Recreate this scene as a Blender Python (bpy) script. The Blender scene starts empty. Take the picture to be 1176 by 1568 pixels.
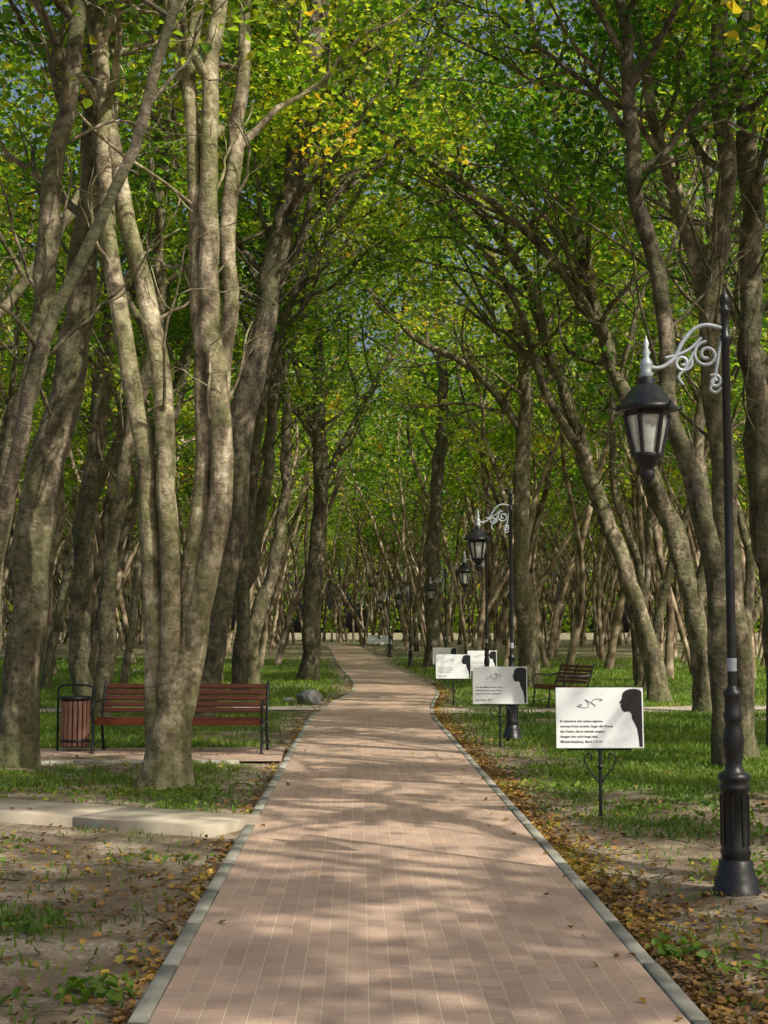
import bpy, bmesh, math, random
import numpy as np
from mathutils import Vector, Matrix
random.seed(7)
RNG = np.random.default_rng(7)
scene = bpy.context.scene
COL = scene.collection

# ------------------------------------------------------------ helpers
def new_mesh(name, V, faces, mats=(), smooth=False, matidx=None):
    me = bpy.data.meshes.new(name)
    V = np.asarray(V, dtype=np.float32)
    faces = [np.asarray(f, dtype=np.int32) for f in faces if len(f)]
    me.vertices.add(len(V)); me.vertices.foreach_set('co', V.ravel())
    tot = np.concatenate([np.full(len(f), f.shape[1], dtype=np.int32) for f in faces])
    loops = np.concatenate([f.ravel() for f in faces])
    start = np.concatenate([[0], np.cumsum(tot)[:-1]]).astype(np.int32)
    me.loops.add(len(loops)); me.loops.foreach_set('vertex_index', loops)
    me.polygons.add(len(tot)); me.polygons.foreach_set('loop_start', start)
    me.polygons.foreach_set('loop_total', tot)
    for m in mats: me.materials.append(m)
    if matidx is not None: me.polygons.foreach_set('material_index', np.asarray(matidx, dtype=np.int32))
    if smooth: me.polygons.foreach_set('use_smooth', np.ones(len(tot), dtype=bool))
    me.update(calc_edges=True)
    return me
def add_obj(name, data, parent=None, loc=(0,0,0), rot=(0,0,0), scale=(1,1,1)):
    o = bpy.data.objects.new(name, data); COL.objects.link(o)
    o.location = loc; o.rotation_euler = rot; o.scale = scale
    if parent is not None: o.parent = parent
    return o
def empty(name, loc=(0,0,0), rot=(0,0,0)):
    o = add_obj(name, None, loc=loc, rot=rot); o.empty_display_size = .3
    return o
def box_part(name, size, loc, mat, parent, rot=(0,0,0), bevel=0.004):
    bm = bmesh.new(); bmesh.ops.create_cube(bm, size=1)
    bmesh.ops.scale(bm, vec=size, verts=bm.verts)
    if bevel: bmesh.ops.bevel(bm, geom=bm.edges[:], offset=bevel, segments=2, affect='EDGES')
    me = bpy.data.meshes.new(name); bm.to_mesh(me); bm.free(); me.materials.append(mat)
    return add_obj(name, me, parent, loc, rot)
def lathe(profile, K=16, phase=0.0):
    P = np.array(profile, float); n = len(P)
    a = np.arange(K)/K*2*np.pi + phase
    V = np.stack([P[:,0,None]*np.cos(a), P[:,0,None]*np.sin(a), np.repeat(P[:,1,None], K, 1)], -1).reshape(-1,3)
    i = np.arange(n-1)[:,None]*K; k = np.arange(K); k2=(k+1)%K
    F = np.stack([i+k, i+k2, i+K+k2, i+K+k], -1).reshape(-1,4)
    return V, F
def lathe_part(name, profile, mat, parent, K=16, loc=(0,0,0), phase=0.0, smooth=True):
    V,F = lathe(profile, K, phase)
    return add_obj(name, new_mesh(name, V, [F], [mat], smooth), parent, loc)
def tube(P, R, K=6, ref=None, lobes=None):
    P = np.asarray(P, float); n=len(P); R = np.broadcast_to(np.asarray(R, float), (n,))
    T = np.gradient(P, axis=0); T /= (np.linalg.norm(T, axis=1, keepdims=True)+1e-9)
    if ref is None or np.abs(T@ref).max()>.95:
        ref = np.eye(3)[int(np.argmin(np.abs(T).max(axis=0)))]
    U = np.cross(T, ref); U /= (np.linalg.norm(U, axis=1, keepdims=True)+1e-9)
    W = np.cross(T, U)
    a = np.arange(K)/K*2*np.pi
    rr = np.repeat(R[:,None], K, 1)
    if lobes is not None: rr = rr*lobes(n, a, P)
    V = P[:,None,:] + rr[:,:,None]*(np.cos(a)[None,:,None]*U[:,None,:] + np.sin(a)[None,:,None]*W[:,None,:])
    i = np.arange(n-1)[:,None]*K; k=np.arange(K); k2=(k+1)%K
    F = np.stack([i+k, i+k2, i+K+k2, i+K+k], -1).reshape(-1,4)
    return V.reshape(-1,3), F
class Acc:
    def __init__(s): s.V=[]; s.F=[]; s.n=0
    def add(s, V, F): s.V.append(V); s.F.append(F+s.n); s.n+=len(V)
    def arr(s): return np.concatenate(s.V), np.concatenate(s.F)
    def mesh(s, name, mat, smooth=True): return new_mesh(name, np.concatenate(s.V), [np.concatenate(s.F)], [mat], smooth)
def tube_part(name, P, R, mat, parent, K=8, ref=None, loc=(0,0,0)):
    V,F = tube(P,R,K,ref); return add_obj(name, new_mesh(name, V,[F],[mat],True), parent, loc)
def catmull(P, step=.35):
    P=np.array(P,float); Q=np.vstack([2*P[0]-P[1],P,2*P[-1]-P[-2]]); out=[]
    for i in range(1,len(Q)-2):
        m=max(2,int(np.linalg.norm(Q[i+1]-Q[i])/step)); t=np.linspace(0,1,m,endpoint=False)[:,None]
        a,b,c,d=Q[i-1],Q[i],Q[i+1],Q[i+2]
        out.append(.5*((2*b)+(-a+c)*t+(2*a-5*b+4*c-d)*t**2+(-a+3*b-3*c+d)*t**3))
    out.append(P[-1:]); return np.vstack(out)
def vnoise(x, y, s, seed=0):
    x=np.asarray(x)/s; y=np.asarray(y)/s
    xi=np.floor(x).astype(np.int64); yi=np.floor(y).astype(np.int64); fx=x-xi; fy=y-yi
    fx=fx*fx*(3-2*fx); fy=fy*fy*(3-2*fy)
    def h(a,b):
        v=np.sin(a*127.1+b*311.7+seed*74.7)*43758.5453; return v-np.floor(v)
    return (h(xi,yi)*(1-fx)+h(xi+1,yi)*fx)*(1-fy)+(h(xi,yi+1)*(1-fx)+h(xi+1,yi+1)*fx)*fy

# ------------------------------------------------------------ materials
def mat_base(name):
    m=bpy.data.materials.new(name); m.use_nodes=True; nt=m.node_tree
    b=nt.nodes['Principled BSDF']; return m,nt,b
def N(nt,t,**k):
    n=nt.nodes.new(t)
    for a,v in k.items(): setattr(n,a,v)
    return n
def ramp(nt, fac, stops, interp='LINEAR'):
    r=nt.nodes.new('ShaderNodeValToRGB'); r.color_ramp.interpolation=interp
    el=r.color_ramp.elements
    while len(el)<len(stops): el.new(.5)
    for e,(p,c) in zip(el,stops): e.position=p; e.color=(*c,1) if len(c)==3 else c
    nt.links.new(fac, r.inputs[0]); return r
def mixc(nt, fac, a, b, mode='MIX'):
    n=nt.nodes.new('ShaderNodeMix'); n.data_type='RGBA'; n.blend_type=mode
    for s,v in ((n.inputs[0],fac),(n.inputs[6],a),(n.inputs[7],b)):
        if hasattr(v,'links') or hasattr(v,'is_linked'): nt.links.new(v,s)
        else: s.default_value = v if not isinstance(v,tuple) else (*v,1)
    return n.outputs[2]
def noise_mat(name, stops, scale=5, detail=5, rough=.8, bump=.2, metallic=0, bscale=None, stretch=None, dist=.02):
    m,nt,b=mat_base(name); tc=N(nt,'ShaderNodeTexCoord'); mp=N(nt,'ShaderNodeMapping')
    nt.links.new(tc.outputs['Object'],mp.inputs[0])
    if stretch: mp.inputs['Scale'].default_value=stretch
    n=N(nt,'ShaderNodeTexNoise'); n.inputs['Scale'].default_value=scale; n.inputs['Detail'].default_value=detail
    nt.links.new(mp.outputs[0],n.inputs[0])
    r=ramp(nt,n.outputs[0],stops); nt.links.new(r.outputs[0],b.inputs['Base Color'])
    b.inputs['Roughness'].default_value=rough; b.inputs['Metallic'].default_value=metallic
    if bump:
        n2=N(nt,'ShaderNodeTexNoise'); n2.inputs['Scale'].default_value=bscale or scale*4; n2.inputs['Detail'].default_value=4
        nt.links.new(mp.outputs[0],n2.inputs[0])
        bp=N(nt,'ShaderNodeBump'); bp.inputs['Strength'].default_value=bump; bp.inputs['Distance'].default_value=dist
        nt.links.new(n2.outputs[0],bp.inputs['Height']); nt.links.new(bp.outputs[0],b.inputs['Normal'])
    return m
def bark_mat(name, dark, mid, light, moss=(.09,.11,.03), mossamt=.5, base_moss=.5):
    m,nt,b=mat_base(name); tc=N(nt,'ShaderNodeTexCoord'); mp=N(nt,'ShaderNodeMapping'); mp.inputs['Scale'].default_value=(1,1,.55)
    nt.links.new(tc.outputs['Object'],mp.inputs[0])
    n=N(nt,'ShaderNodeTexNoise'); n.inputs['Scale'].default_value=5.5; n.inputs['Detail'].default_value=6; n.inputs['Roughness'].default_value=.72
    nt.links.new(mp.outputs[0],n.inputs[0])
    r=ramp(nt,n.outputs[0],[(.38,dark),(.5,mid),(.60,light)])
    n5=N(nt,'ShaderNodeTexNoise'); n5.inputs['Scale'].default_value=2.2; n5.inputs['Detail'].default_value=3; n5.inputs['Roughness'].default_value=.6; n5.inputs['Distortion'].default_value=.6
    nt.links.new(mp.outputs[0],n5.inputs[0])
    r5=ramp(nt,n5.outputs[0],[(.40,(.45,.43,.37)),(.54,(1.08,1.05,1.02))])
    c0=mixc(nt,.9,r.outputs[0],r5.outputs[0],'MULTIPLY')
    n2=N(nt,'ShaderNodeTexNoise'); n2.inputs['Scale'].default_value=1.3; n2.inputs['Detail'].default_value=4; n2.inputs['Roughness'].default_value=.65
    nt.links.new(tc.outputs['Object'],n2.inputs[0])
    r2=ramp(nt,n2.outputs[0],[(.43,(0,0,0)),(.56,(mossamt,)*3)])
    c=mixc(nt,r2.outputs[0],c0,moss)
    sp=N(nt,'ShaderNodeSeparateXYZ'); nt.links.new(tc.outputs['Object'],sp.inputs[0])
    mr=N(nt,'ShaderNodeMapRange'); mr.inputs['From Min'].default_value=0; mr.inputs['From Max'].default_value=1.6; mr.inputs['To Min'].default_value=base_moss; mr.inputs['To Max'].default_value=0
    nt.links.new(sp.outputs['Z'],mr.inputs[0]); c=mixc(nt,mr.outputs[0],c,moss)
    mp2=N(nt,'ShaderNodeMapping'); mp2.inputs['Scale'].default_value=(11,11,14)
    nt.links.new(tc.outputs['Object'],mp2.inputs[0])
    n3=N(nt,'ShaderNodeTexNoise'); n3.inputs['Scale'].default_value=1; n3.inputs['Detail'].default_value=5; n3.inputs['Roughness'].default_value=.7
    nt.links.new(mp2.outputs[0],n3.inputs[0])
    r3=ramp(nt,n3.outputs[0],[(.38,(.34,.33,.28)),(.52,(1,1,1))])
    c=mixc(nt,.75,c,r3.outputs[0],'MULTIPLY')
    nt.links.new(c,b.inputs['Base Color']); b.inputs['Roughness'].default_value=.88
    bp=N(nt,'ShaderNodeBump'); bp.inputs['Strength'].default_value=.9; bp.inputs['Distance'].default_value=.04
    nt.links.new(n3.outputs[0],bp.inputs['Height']); nt.links.new(bp.outputs[0],b.inputs['Normal'])
    return m
def far_bark(name, a, bb, c_):
    m,nt,b=mat_base(name); tc=N(nt,'ShaderNodeTexCoord'); n=N(nt,'ShaderNodeTexNoise'); n.inputs['Scale'].default_value=2.0; n.inputs['Detail'].default_value=4
    nt.links.new(tc.outputs['Object'],n.inputs[0]); r=ramp(nt,n.outputs[0],[(.36,a),(.5,bb),(.64,c_)])
    d=N(nt,'ShaderNodeBsdfDiffuse'); nt.links.new(r.outputs[0],d.inputs[0]); nt.links.new(d.outputs[0],nt.nodes['Material Output'].inputs['Surface']); nt.nodes.remove(b)
    return m
def leaf_mat(name, stops, trans=.5, tcol=1.7, rough=.4, nscale=.55, gloss=.06):
    m,nt,b=mat_base(name); nt.nodes.remove(b); g=N(nt,'ShaderNodeNewGeometry')
    n=N(nt,'ShaderNodeTexNoise'); n.inputs['Scale'].default_value=nscale; n.inputs['Detail'].default_value=1
    nt.links.new(g.outputs['Position'],n.inputs[0])
    ma=N(nt,'ShaderNodeMath',operation='MULTIPLY_ADD'); ma.inputs[1].default_value=.55
    nt.links.new(g.outputs['Random Per Island'],ma.inputs[0])
    ms=N(nt,'ShaderNodeMath',operation='MULTIPLY_ADD'); ms.inputs[1].default_value=1.5; ms.inputs[2].default_value=-.53
    nt.links.new(n.outputs[0],ms.inputs[0]); nt.links.new(ms.outputs[0],ma.inputs[2])
    r=ramp(nt,ma.outputs[0],stops)
    d=N(nt,'ShaderNodeBsdfDiffuse'); nt.links.new(r.outputs[0],d.inputs[0])
    gl=N(nt,'ShaderNodeBsdfGlossy'); gl.inputs['Roughness'].default_value=rough; gl.inputs['Color'].default_value=(.9,.95,.9,1)
    m0=N(nt,'ShaderNodeMixShader'); m0.inputs[0].default_value=gloss; nt.links.new(d.outputs[0],m0.inputs[1]); nt.links.new(gl.outputs[0],m0.inputs[2])
    tr=N(nt,'ShaderNodeBsdfTranslucent'); mu=mixc(nt,1.0,r.outputs[0],(tcol,tcol,tcol*.5),'MULTIPLY')
    nt.links.new(mu,tr.inputs[0]); mx=N(nt,'ShaderNodeMixShader'); mx.inputs[0].default_value=trans
    nt.links.new(m0.outputs[0],mx.inputs[1]); nt.links.new(tr.outputs[0],mx.inputs[2])
    nt.links.new(mx.outputs[0],nt.nodes['Material Output'].inputs['Surface'])
    return m

M_bark_pale=bark_mat('bark_pale',(.16,.135,.095),(.40,.345,.25),(.66,.59,.46),moss=(.15,.165,.05),mossamt=.6,base_moss=.35)
M_bark_dark=bark_mat('bark_dark',(.045,.038,.028),(.12,.10,.072),(.27,.23,.175),moss=(.07,.08,.028),mossamt=.6)
M_bark_mid=bark_mat('bark_mid',(.065,.054,.038),(.17,.142,.10),(.36,.31,.235),moss=(.09,.10,.033),mossamt=.65)
M_far_mid=far_bark('bark_far_mid',(.10,.08,.052),(.24,.19,.13),(.42,.35,.26))
M_far_dark=far_bark('bark_far_dark',(.065,.052,.038),(.16,.125,.09),(.30,.25,.185))
M_leaf=leaf_mat('foliage_green',[(0,(.022,.07,.010)),(.3,(.05,.14,.015)),(.58,(.115,.215,.02)),(.82,(.25,.30,.025)),(1,(.40,.31,.03))],trans=.55,tcol=2.2)
M_leaf2=leaf_mat('foliage_yellow_green',[(0,(.042,.105,.013)),(.33,(.10,.195,.018)),(.62,(.21,.29,.024)),(.86,(.38,.38,.035)),(1,(.40,.26,.03))],trans=.55,tcol=2.2)
M_grass=leaf_mat('grass_blades',[(0,(.06,.12,.018)),(.5,(.12,.215,.025)),(.85,(.21,.28,.035)),(1,(.28,.24,.09))],trans=.35,tcol=1.6,rough=.6,gloss=.03)
M_litter=leaf_mat('fallen_leaves',[(0,(.08,.05,.03)),(.35,(.17,.10,.045)),(.6,(.32,.18,.05)),(.85,(.50,.35,.06)),(1,(.22,.22,.06))],trans=.2,tcol=1.2,rough=.6,gloss=.03)
M_black=noise_mat('black_cast_iron',[(.3,(.008,.009,.011)),(.7,(.018,.020,.023))],scale=20,rough=.38,bump=.08,dist=.004,metallic=.1)
M_silver=noise_mat('silver_grey_paint',[(.3,(.30,.35,.39)),(.7,(.46,.51,.56))],scale=20,rough=.4,bump=.05,dist=.003,metallic=.2)
M_wood=noise_mat('red_brown_varnished_wood',[(.3,(.085,.022,.010)),(.7,(.19,.052,.022))],scale=6,rough=.4,bump=.1,stretch=(.6,6,12),dist=.004)
M_binwood=noise_mat('weathered_red_wood',[(.3,(.22,.10,.075)),(.7,(.37,.20,.145))],scale=6,rough=.6,bump=.1,stretch=(8,8,.6),dist=.004)
M_concrete=noise_mat('concrete_edging',[(.3,(.20,.20,.165)),(.55,(.31,.305,.26)),(.75,(.40,.39,.33))],scale=5,rough=.9,bump=.3,bscale=60,dist=.005)
M_slab=noise_mat('concrete_slab',[(.3,(.27,.23,.175)),(.5,(.40,.35,.275)),(.7,(.50,.45,.36))],scale=3,detail=7,rough=.9,bump=.3,bscale=40,dist=.006)
M_stone=noise_mat('boulder_stone',[(.3,(.08,.08,.08)),(.7,(.2,.2,.2))],scale=5,rough=.85,bump=.5)
M_panel=noise_mat('white_sign_panel',[(.3,(.68,.74,.77)),(.7,(.78,.83,.86))],scale=2,rough=.35,bump=0)
M_ink=noise_mat('black_print',[(.3,(.008,.008,.01)),(.7,(.015,.015,.017))],scale=4,rough=.4,bump=0)
M_edge=noise_mat('sign_back_metal',[(.3,(.25,.26,.27)),(.7,(.35,.36,.37))],scale=8,rough=.4,bump=0,metallic=.6)
M_glass,nt,b=mat_base('frosted_lantern_glass')
n=N(nt,'ShaderNodeTexNoise'); n.inputs['Scale'].default_value=6
r=ramp(nt,n.outputs[0],[(.35,(.52,.55,.53)),(.65,(.72,.75,.72))]); nt.links.new(r.outputs[0],b.inputs['Base Color'])
b.inputs['Roughness'].default_value=.25
b.inputs['Transmission Weight'].default_value=.35

def paver_mat(name, c1, c2, mortar):
    m,nt,b=mat_base(name); uv=N(nt,'ShaderNodeUVMap')
    br=N(nt,'ShaderNodeTexBrick'); br.offset=.5; br.squash=1
    br.inputs['Scale'].default_value=1; br.inputs['Brick Width'].default_value=.2; br.inputs['Row Height'].default_value=.1
    br.inputs['Mortar Size'].default_value=.004; br.inputs['Mortar Smooth'].default_value=.4; br.inputs['Bias'].default_value=0
    br.inputs['Color1'].default_value=(*c1,1); br.inputs['Color2'].default_value=(*c2,1); br.inputs['Mortar'].default_value=(*mortar,1)
    nt.links.new(uv.outputs[0],br.inputs[0])
    n=N(nt,'ShaderNodeTexNoise'); n.inputs['Scale'].default_value=1.6; n.inputs['Detail'].default_value=6; nt.links.new(uv.outputs[0],n.inputs[0])
    r=ramp(nt,n.outputs[0],[(.3,(.72,.72,.72)),(.7,(1.12,1.09,1.05))])
    c=mixc(nt,1.0,br.outputs[0],r.outputs[0],'MULTIPLY')
    n2=N(nt,'ShaderNodeTexNoise'); n2.inputs['Scale'].default_value=90; n2.inputs['Detail'].default_value=3; nt.links.new(uv.outputs[0],n2.inputs[0])
    r2=ramp(nt,n2.outputs[0],[(.3,(.78,.78,.78)),(.7,(1.14,1.14,1.14))])
    c=mixc(nt,1.0,c,r2.outputs[0],'MULTIPLY')
    n3=N(nt,'ShaderNodeTexNoise'); n3.inputs['Scale'].default_value=5; n3.inputs['Detail'].default_value=6; n3.inputs['Roughness'].default_value=.7; nt.links.new(uv.outputs[0],n3.inputs[0])
    r3=ramp(nt,n3.outputs[0],[(.56,(0,0,0)),(.72,(.45,.45,.45))])
    c=mixc(nt,r3.outputs[0],c,(.43,.36,.27))
    nt.links.new(c,b.inputs['Base Color']); b.inputs['Roughness'].default_value=.8
    bp=N(nt,'ShaderNodeBump'); bp.inputs['Strength'].default_value=.6; bp.inputs['Distance'].default_value=.006; bp.invert=True
    nt.links.new(br.outputs['Fac'],bp.inputs['Height'])
    bp2=N(nt,'ShaderNodeBump'); bp2.inputs['Strength'].default_value=.2; bp2.inputs['Distance'].default_value=.004
    nt.links.new(n2.outputs[0],bp2.inputs['Height']); nt.links.new(bp.outputs[0],bp2.inputs['Normal'])
    nt.links.new(bp2.outputs[0],b.inputs['Normal'])
    return m
M_paver=paver_mat('pink_brown_pavers',(.52,.375,.295),(.42,.30,.24),(.60,.49,.37))
M_paver2=paver_mat('grey_pavers',(.45,.39,.34),(.38,.34,.30),(.47,.42,.36))

# ------------------------------------------------------------ terrain functions
def sstep(t): t=np.clip(t,0,1); return t*t*(3-2*t)
def gz(y): return .6*sstep((np.asarray(y,float)-45)/80)
_ky=[-40,0,5.87,28,33,38,44,50,68,90,110,140,200]; _kx=[.9,.24,.145,-.24,-.04,.3,.26,.0,-1.05,-2.1,-3.2,-8,-24]
_yy=np.arange(-40,200,.5); _xx=np.interp(_yy,_ky,_kx); _k=np.hanning(15); _k/=_k.sum()
_xx=np.convolve(np.pad(_xx,7,mode='reflect',reflect_type='odd'),_k,'valid')
def xc(y): return np.interp(y,_yy,_xx)
HW=1.1
P0=np.array([-6.9,14.1]); P1=np.array([-1.36,11.45]); SD=(P1-P0); SL=np.linalg.norm(SD); SD/=SL; SN=np.array([-SD[1],SD[0]])
def slab_t(x,y): return (x-P0[0])*SN[0]+(y-P0[1])*SN[1]
def grass_mask(x,y):
    d=np.abs(x-xc(y))-HW
    n=.45*vnoise(x,y,1.7,1)+.3*vnoise(x,y,.6,2)+.25*vnoise(x,y,.22,3)
    base=.04+.33*sstep((y-np.where(x>0,8.5,12.0))/11)
    side=sstep((d-.1)/1.2)
    g=sstep((n-.60+base)/.26)*side
    bare=np.exp(-((x-2.0)/1.0)**2-((y-10.3)/1.5)**2)+.9*np.exp(-((x+2.4)/1.5)**2-((y-9.3)/1.8)**2)
    return np.clip(g-.8*bare,0,1)
def ground_h(x,y):
    d=np.abs(x-xc(y))-HW
    a=sstep((d-.15)/1.2)*np.where(y<60,1,.5)
    t=slab_t(x,y); sl=sstep((np.abs(t-.39)-.5)/.6); a=a*np.where(x<-.9,sl,1)
    return gz(y)+a*(.07*(vnoise(x,y,2.3,5)-.45)+.03*(vnoise(x,y,.7,6)-.5)) - .006

# ------------------------------------------------------------ ground sheet
def axis(lo,hi,fine,flo,fhi,grow=1.25):
    a=list(np.arange(flo,fhi+1e-6,fine)); s=fine; v=fhi
    while v<hi: s=min(s*grow,150); v+=s; a.append(v)
    s=fine; v=flo; b=[]
    while v>lo: s=min(s*grow,150); v-=s; b.append(v)
    return np.array(b[::-1]+a)
xs=axis(-1500,1500,.12,-8,8,1.12); ys=axis(-600,2000,.15,4,34,1.06)
X,Y=np.meshgrid(xs,ys); Z=ground_h(X,Y)
ny,nx=X.shape; i=(np.arange(ny-1)[:,None]*nx+np.arange(nx-1)).ravel()
F=np.stack([i,i+1,i+nx+1,i+nx],-1)
M_ground,nt,b=mat_base('forest_floor')
tc=N(nt,'ShaderNodeTexCoord'); at=N(nt,'ShaderNodeAttribute',attribute_name='grass')
def gn(s,d=5,ro=.6):
    n=N(nt,'ShaderNodeTexNoise'); n.inputs['Scale'].default_value=s; n.inputs['Detail'].default_value=d; n.inputs['Roughness'].default_value=ro
    nt.links.new(tc.outputs['Object'],n.inputs[0]); return n.outputs[0]
soil=ramp(nt,gn(1.5,7,.7),[(.36,(.11,.08,.053)),(.49,(.22,.17,.12)),(.60,(.45,.38,.29))])
lit=ramp(nt,gn(30,4,.75),[(.45,(.0,.0,.0)),(.62,(.75,.75,.75))])
litc=ramp(nt,gn(60,3),[(.35,(.06,.04,.022)),(.5,(.13,.085,.042)),(.65,(.22,.155,.07))])
c=mixc(nt,lit.outputs[0],soil.outputs[0],litc.outputs[0])
gcol=ramp(nt,gn(9,5),[(.3,(.065,.10,.02)),(.7,(.14,.20,.035))])
c=mixc(nt,at.outputs['Fac'],c,gcol.outputs[0]); nt.links.new(c,b.inputs['Base Color']); b.inputs['Roughness'].default_value=.95
bp=N(nt,'ShaderNodeBump'); bp.inputs['Strength'].default_value=.9; bp.inputs['Distance'].default_value=.04
nt.links.new(gn(22,5,.7),bp.inputs['Height']); nt.links.new(bp.outputs[0],b.inputs['Normal'])
me=new_mesh('ground',np.stack([X,Y,Z],-1).reshape(-1,3),[F],[M_ground],True)
at=me.attributes.new('grass','FLOAT','POINT'); at.data.foreach_set('value',(grass_mask(X,Y)*(1-.55*sstep((Y-55)/50))).ravel().astype(np.float32)*.85)
add_obj('ground',me)

# ------------------------------------------------------------ path + edging
def strip(name, ctr, halfl, halfr, z0, mat, parent=None):
    ctr=np.array(ctr,float); T=np.gradient(ctr,axis=0); T/=np.linalg.norm(T,axis=1,keepdims=True)
    Nn=np.stack([T[:,1],-T[:,0]],-1); s=np.concatenate([[0],np.cumsum(np.linalg.norm(np.diff(ctr,axis=0),axis=1))])
    L=ctr-Nn*halfl; R=ctr+Nn*halfr; n=len(ctr)
    V=np.zeros((2*n,3)); V[:n,:2]=L; V[n:,:2]=R; V[:,2]=gz(V[:,1])+z0
    i=np.arange(n-1); F=np.stack([i,n+i,n+i+1,i+1],-1)
    me=new_mesh(name,V,[F],[mat]); uv=me.uv_layers.new(name='UVMap')
    U=np.zeros((2*n,2)); U[:n,0]=s; U[n:,0]=s; U[:n,1]=-halfl; U[n:,1]=halfr
    uv.data.foreach_set('uv',U[F.ravel()].ravel().astype(np.float32))
    return add_obj(name,me,parent)
yy=np.arange(-12,175,.75); ctr=np.stack([xc(yy),yy],-1)
strip('brick_footpath',ctr,HW,HW,.018,M_paver)
def kerb(name, ctr, off, w, h, mat, seg=1.0, gap=None):
    A=Acc(); ctr=np.array(ctr,float)
    T=np.gradient(ctr,axis=0); T/=np.linalg.norm(T,axis=1,keepdims=True); Nn=np.stack([T[:,1],-T[:,0]],-1); C=ctr+Nn*off
    s=np.concatenate([[0],np.cumsum(np.linalg.norm(np.diff(C,axis=0),axis=1))])
    k=0
    while (k+1)*seg<s[-1]:
        a=k*seg+.003; b_=(k+1)*seg-.003; P=[np.array([np.interp(q,s,C[:,0]),np.interp(q,s,C[:,1])]) for q in (a,b_)]
        k+=1
        if gap and P[1][1]>gap[0] and P[0][1]<gap[1]: continue
        d=P[1]-P[0]; d/=np.linalg.norm(d); nn=np.array([d[1],-d[0]]); hh=h+random.uniform(-.003,.003); j=random.uniform(-.004,.004)
        V=[]
        for p in P:
            g=float(gz(p[1]))
            for (o,z) in ((-w/2,-.08),(-w/2,hh-.006),(-w/2+.006,hh),(w/2-.006,hh),(w/2,hh-.006),(w/2,-.08)):
                q=p+nn*(o+j); V.append((q[0],q[1],g+z))
        V=np.array(V); F=[[m,m+1,m+7,m+6] for m in range(5)]
        F+= [[0,5,4,1],[1,4,3,2],[6,7,10,11],[7,8,9,10]]
        A.add(V,np.array(F))
    return add_obj(name,A.mesh(name,mat,False))
kerb('path_edging',ctr,-(HW+.045),.078,.026,M_concrete,gap=(29.6,31.2))
kerb('path_edging',ctr,(HW+.045),.078,.026,M_concrete,gap=(28.8,30.4))
rp=catmull([(.9,29.6,0),(2.6,29.2,0),(5.0,29.6,0),(8,31,0),(13,34,0)],.5)[:,:2]
strip('side_footpath',rp,.9,.9,.013,M_paver2)
lp=catmull([(-1.2,30.5,0),(-3,30.3,0),(-6,29.6,0),(-12,28,0)],.5)[:,:2]
strip('side_footpath',lp,.8,.8,.013,M_paver2)
bp_=np.array([(-4.75,18.55),(-3.5,18.6),(-2.4,18.65),(-1.30,18.7)])
strip('bench_pad_paving',bp_,1.15,.95,.03,M_paver)
kerb('pad_edging',np.stack([np.linspace(-4.8,-1.3,8),np.linspace(18.55,18.7,8)],-1),1.0,.09,.05,M_concrete)
A=Acc(); q=0
while q<SL-.05:
    l=min(1.6,SL-q)-.006
    bm=[P0+SD*(q+s_)+SN*t_ for (s_,t_) in ((0,0),(l,0),(l,.78),(0,.78))]
    dz=random.uniform(-.0015,.0015)
    V=[(p[0],p[1],-.1) for p in bm]+[(p[0],p[1],.075+dz) for p in bm]
    c0=np.mean(bm,0); V+=[(c0[0]+(p[0]-c0[0])*.992,c0[1]+(p[1]-c0[1])*.992,.082+dz) for p in bm]
    F=[[0,1,5,4],[1,2,6,5],[2,3,7,6],[3,0,4,7],[4,5,9,8],[5,6,10,9],[6,7,11,10],[7,4,8,11],[8,9,10,11]]
    A.add(np.array(V),np.array(F)); q+=1.6
add_obj('concrete_slab_walkway',A.mesh('concrete_slab_walkway',M_slab,False))

# ------------------------------------------------------------ trees
def leaves_arr(C, size, rng, up=.9, fold=.18):
    n=len(C); nrm=rng.normal(size=(n,3)); nrm[:,2]=np.abs(nrm[:,2])+up; nrm/=np.linalg.norm(nrm,axis=1,keepdims=True)
    r=rng.normal(size=(n,3)); a=np.cross(nrm,r); a/=np.linalg.norm(a,axis=1,keepdims=True); b=np.cross(nrm,a)
    s=rng.uniform(size[0],size[1],size=(n,1)); w=s*rng.uniform(.36,.48,size=(n,1))
    v0=C-a*s*.5; v3=C+a*s*.5-nrm*s*.12
    v1=C-a*s*.12-b*w+nrm*s*fold; v2=C+a*s*.22-b*w*.8+nrm*s*fold*.8
    v5=C-a*s*.12+b*w+nrm*s*fold; v4=C+a*s*.22+b*w*.8+nrm*s*fold*.8
    V=np.stack([v0,v1,v2,v3,v4,v5],1).reshape(-1,3); i=np.arange(n)*6
    return V,np.concatenate([np.stack([i,i+1,i+2,i+3],-1),np.stack([i,i+3,i+4,i+5],-1)])
def leaves_mesh(name, C, size, mat, rng, up=.9, fold=.18):
    V,F=leaves_arr(C,size,rng,up,fold); return new_mesh(name,V,[F],[mat])
def trunk_lobes(rng):
    ph=rng.uniform(0,6.28,6); nl=rng.integers(4,6)
    def f(n,a,P):
        z=(P[:,2]-P[0,2])[:,None]
        fl=np.exp(-np.clip(z,0,9)/.28)
        return 1+ (.6+.42*np.cos(nl*a+ph[0])[None,:])*fl + .08*np.cos(2*a+ph[1]+z*1.3)+.07*np.cos(3*a+ph[2]-z*1.9)+.045*rng.normal(size=(n,len(a)))+.09*np.sin(z*3.1+ph[3])*np.sin(z*1.7+a+ph[4])
    return f
def wander(p,d,L,n,rng,up=.25,wob=.22):
    pts=[p]; d=d/np.linalg.norm(d)
    for k in range(n):
        d=d+np.array([0,0,up/n])+rng.normal(size=3)*wob/math.sqrt(n); d/=np.linalg.norm(d)
        p=p+d*L/n; pts.append(p)
    return np.array(pts)
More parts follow.
